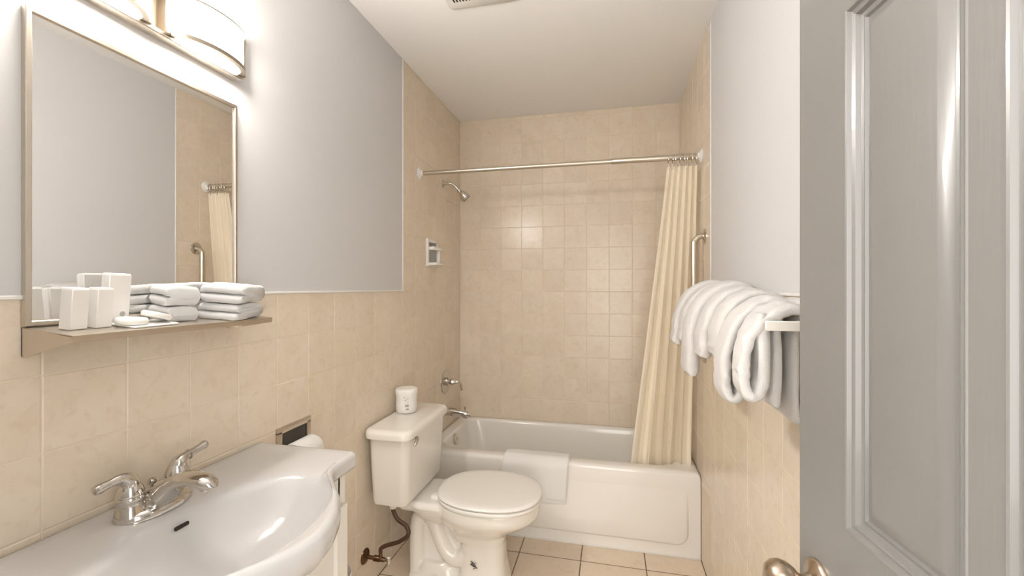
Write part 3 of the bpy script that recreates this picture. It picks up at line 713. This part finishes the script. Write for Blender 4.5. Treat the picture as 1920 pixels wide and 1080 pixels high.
def cloth_stack(x, y, z, w, d, h, rot, label, seed):
    """one folded washcloth: layers of a single cloth rolled over at the left edge"""
    c = thing('folded_washcloth', (x, y, z), label, 'washcloth', 'folded washcloths on the mirror shelf')
    R = Matrix.Translation((x, y, 0)) @ Matrix.Rotation(rot, 4, 'Z')
    lay_n = 2; th = h/lay_n
    bm = bm_new()
    # section in the local (v, z) plane: folded U, swept along local u
    n = 26; k = 9; rings = []
    for i in range(n+1):
        u = -d/2+d*i/n; e = min(i, n-i)/3; e = min(1, e); sq = math.sqrt(max(0, 1-(1-e)**2))*.35+.65
        ring = []
        def p(v, zz):
            dd = .0012*mnoise.noise(Vector((u*45+seed, v*45, zz*60)))
            zc = z+h/2; ring.append(R @ Vector((u+(.004*math.sin(v*60+seed) if e < 1 else 0), v*(.985+.015*sq), zc+(zz-zc)*sq+dd)))
        # outer path round: bottom from open end to fold, up, back along the top
        for j in range(k): p(w/2-w*.9*j/(k-1)*1.0, z)
        for j in range(1, 8): a = PI*j/8; p(-w/2+w*.1-w*.1*math.sin(a), z+h/2-h/2*math.cos(a))
        for j in range(k): p(-w/2+w*.1+w*.9*j/(k-1), z+h+.003*math.sin(PI*j/(k-1)))
        # notch between the two leaves at the open end
        p(w/2+.004, z+h*.8); p(w/2+.002, z+h*.58); p(w/2-.016, z+h*.5); p(w/2+.001, z+h*.42); p(w/2+.004, z+h*.2)
        rings.append(ring)
    loft(bm, rings); b = obj('folded_cloth', tilted(bm), 'cloth', c, ang=70)
    bm = bm_new(); rings = []
    for i in range(9):   # tongue of the inner leaf showing in the fold
        u = -d/2-.001+.03*i/8
        rings.append([R @ Vector((u, v, z+h*.5+q*th*.18+.0008*math.sin(v*90))) for v, q in ((-w*.3, -1), (w*.38, -1), (w*.42, 0), (w*.38, 1), (-w*.3, 1), (-w*.34, 0))])
    loft(bm, rings); obj('inner_leaf', tilted(bm), 'cloth', c, ang=70)
g = 'folded washcloths on the mirror shelf'
cloth_stack(.076, .978, T, .124, .098, .040, PI+.30, 'lower folded white washcloth of the right-hand pile on the mirror shelf', 3)
cloth_stack(.076, .977, T+.0445, .130, .100, .045, PI+.36, 'upper folded white washcloth of the right-hand pile on the mirror shelf', 8)
cloth_stack(.048, .838, T, .066, .072, .034, PI-.10, 'lower folded white washcloth of the left-hand pile, next to the soaps', 14)
cloth_stack(.048, .840, T+.0385, .072, .074, .044, PI-.24, 'upper folded white washcloth of the left-hand pile, next to the soaps', 21)

# ================================================================== TOWEL RACK AND TOWELS
ra = thing('towel_rack', (W, 1.3, H-.07), 'pale metal towel rack on the right wall under the draped towels', 'towel rack')
RZ = H-.066
for y in (.92, 1.83):
    bm = bm_new(); box(bm, 1.372, W-.001, y-.004, y+.004, RZ-.019, RZ, .0015, 1); obj('arm', bm, 'plastic', ra)
for x in (1.4385, 1.478):
    bm = bm_new(); tube(bm, [(x, .922, RZ-.0135), (x, 1.828, RZ-.0135)], .005, 12, 1, smooth=False); obj('rail', bm, 'nickel', ra)
def towel(y0, y1, path, th, label, seed):
    bm = bm_new(); ribbon(bm, [(x, H+z) for x, z in path], y0, y1, th, .006, seed, sub=6)
    tag(obj('draped_towel', bm, 'towel', ang=80), label, 'towel', 'draped towels on the wall rack')
def arc(xw, xo, zt, zb, tail=.0, n=7):
    """from the wall over the rack and down on the outside"""
    p = [(1.512, zt-.012), (xw, zt)]
    hgt = min(.16, (zt-zb)*.8)
    for i in range(1, n+1):
        a = PI/2*i/n; p.append((xw-(xw-xo)*math.sin(a)**1.0, zt-hgt+hgt*math.cos(a)))
    p.append((xo-tail*.5, (zt-hgt+zb)/2)); p.append((xo-tail, zb)); return p
towel(1.71, 1.80, arc(1.46, 1.333, .006, -.215, .006), .040, 'draped white towel farthest along the rack, nearest the shower curtain', 1)
towel(1.61, 1.70, arc(1.46, 1.343, -.006, -.195, .006), .040, 'second draped white towel from the shower curtain, with short hem', 2)
towel(1.47, 1.60, arc(1.47, 1.342, -.004, -.285, .004), .046, 'long draped white towel with wide folded end, third from the curtain', 3)
towel(1.345, 1.455, arc(1.46, 1.353, -.016, -.208, .0), .038, 'draped white towel with narrow hem, just nearer than the wide long one', 4)
towel(1.215, 1.325, arc(1.458, 1.362, -.024, -.185, .0), .032, 'short draped white towel behind the farther long loop', 9)
def loop(xw, xo, zt, zb, wdt):
    p = arc(xw, xo, zt, zb+.03); p += [(xo+wdt*.22, zb+.004), (xo+wdt*.5, zb), (xo+wdt*.8, zb+.008), (xo+wdt, zb+.035), (xo+wdt*1.02, zb+.1), (xo+wdt*.95, zb+.17)]; return p
towel(1.095, 1.195, loop(1.455, 1.347, -.034, -.264, .038), .024, 'draped white towel hanging in the farther of the two long loops', 5)
towel(1.032, 1.082, arc(1.45, 1.372, -.044, -.165, .0), .026, 'short draped white towel squeezed between the two long loops', 10)
towel(.955, 1.018, loop(1.445, 1.347, -.048, -.224, .036), .024, 'draped white towel hanging in the nearer long loop beside the rack arm', 6)
towel(.99, 1.09, [(1.50, -.052), (1.455, -.048), (1.425, -.056), (1.418, -.09), (1.417, -.15), (1.417, -.22), (1.417, -.25)], .024, 'white towel hanging straight down inside the rack behind the end arm', 7)
towel(1.0, 1.16, [(1.508, -.04), (1.49, -.036), (1.472, -.044), (1.459, -.08), (1.456, -.16), (1.457, -.25), (1.463, -.275), (1.475, -.278), (1.488, -.26), (1.49, -.18), (1.488, -.1)], .022, 'lowest-hanging white towel against the wall, next to the door edge', 8)

# ================================================================== DOOR
dp = Vector((1.373, .766, 0)); th = math.radians(5.1)
dd = Vector((math.sin(th), -math.cos(th), 0)); dn = Vector((-math.cos(th), -math.sin(th), 0))   # along the leaf, and out of its face
DW = .618; DT = .035; Z0d, Z1d = .012, 2.04
def dpt(s, z, o): return dp+dd*s+dn*o+Vector((0, 0, z))
cols = [(.114, .292), (.326, .504)]; rows = [(.24, .80), (1.058, 1.742), (1.85, 1.95)]
bm = bm_new()
us = [0, .114, .292, .326, .504, DW]; vs = [Z0d, .24, .80, 1.058, 1.742, 1.85, 1.95, Z1d]
V = [[bm.verts.new(dpt(u, v, 0)) for v in vs] for u in us]
prof = [(0.0015, .0012), (.004, .0005), (.0065, -.004), (.009, -.005), (.0115, -.003), (.014, -.004), (.0165, -.0095), (.020, -.0105), (.024, -.009), (.026, -.0125), (.027, -.0125), (.041, -.0062), (.043, -.0058)]
for i in range(5):
    for j in range(7):
        q = [V[i][j], V[i+1][j], V[i+1][j+1], V[i][j+1]]
        if (us[i], us[i+1]) in cols and (vs[j], vs[j+1]) in rows:
            prev = q
            for ins, o in prof:
                cur_ = [bm.verts.new(dpt(u, v, o)) for u, v in ((us[i]+ins, vs[j]+ins), (us[i+1]-ins, vs[j]+ins), (us[i+1]-ins, vs[j+1]-ins), (us[i]+ins, vs[j+1]-ins))]
                for k in range(4): bm.faces.new((prev[k], prev[(k+1) % 4], cur_[(k+1) % 4], cur_[k]))
                prev = cur_
            bm.faces.new(prev)
        else: bm.faces.new(q)
B = [bm.verts.new(dpt(u, v, -DT)) for u, v in ((0, Z0d), (DW, Z0d), (DW, Z1d), (0, Z1d))]
bm.faces.new(B[::-1])
bm.faces.new([V[0][j] for j in range(8)]+[B[3], B[0]]); bm.faces.new([V[5][j] for j in range(7, -1, -1)]+[B[1], B[2]])
bm.faces.new([V[i][0] for i in range(5, -1, -1)]+[B[0], B[1]]); bm.faces.new([V[i][7] for i in range(6)]+[B[2], B[3]])
door = struct(obj('door_1', bm, 'door', org=dpt(DW, Z0d, 0), ang=18), 'grey painted panel door standing open at the right')
KZ = H-.432; ks = .054
bm = bm_new(); lathe(bm, [(.033, 0), (.033, .003), (.030, .007), (.018, .010), (.015, .012)], dpt(ks, KZ, 0), dn, 36); kr = tag(obj('rosette', bm, 'knob', door), 'round antique nickel rosette')
bm = bm_new(); lathe(bm, [(.0145, .010), (.0115, .018), (.0105, .024), (.0125, .028), (.019, .033), (.0255, .041), (.0285, .051), (.0275, .060), (.022, .068), (.012, .0725), (.0035, .0735), (.003, .072), (0, .072)], dpt(ks, KZ, 0), dn, 36, True, False); tag(obj('door_knob', bm, 'knob', door), 'egg-shaped antique nickel knob')

# ================================================================== CEILING FAN VENT
vx0, vx1, vy0, vy1 = .402, .70, 1.482, 1.778
ve = thing('exhaust_vent', ((vx0+vx1)/2, (vy0+vy1)/2, CEIL), 'off-white slotted fan grille on the ceiling', 'vent')
bm = bm_new(); loft(bm, [rrect(vx0, vx1, vy0, vy1, .02, CEIL-.0, 6), rrect(vx0, vx1, vy0, vy1, .02, CEIL-.008, 6), rrect(vx0+.008, vx1-.008, vy0+.008, vy1-.008, .018, CEIL-.016, 6)]); obj('grille_cover', bm, 'vent', ve, ang=50)
for i in range(18):
    x = vx0+.035+i*.0133
    bm = bm_new(); box(bm, x, x+.006, vy0+.03, vy1-.056, CEIL-.0168, CEIL-.0155); obj('slot', bm, 'dark', ve, smooth=False)
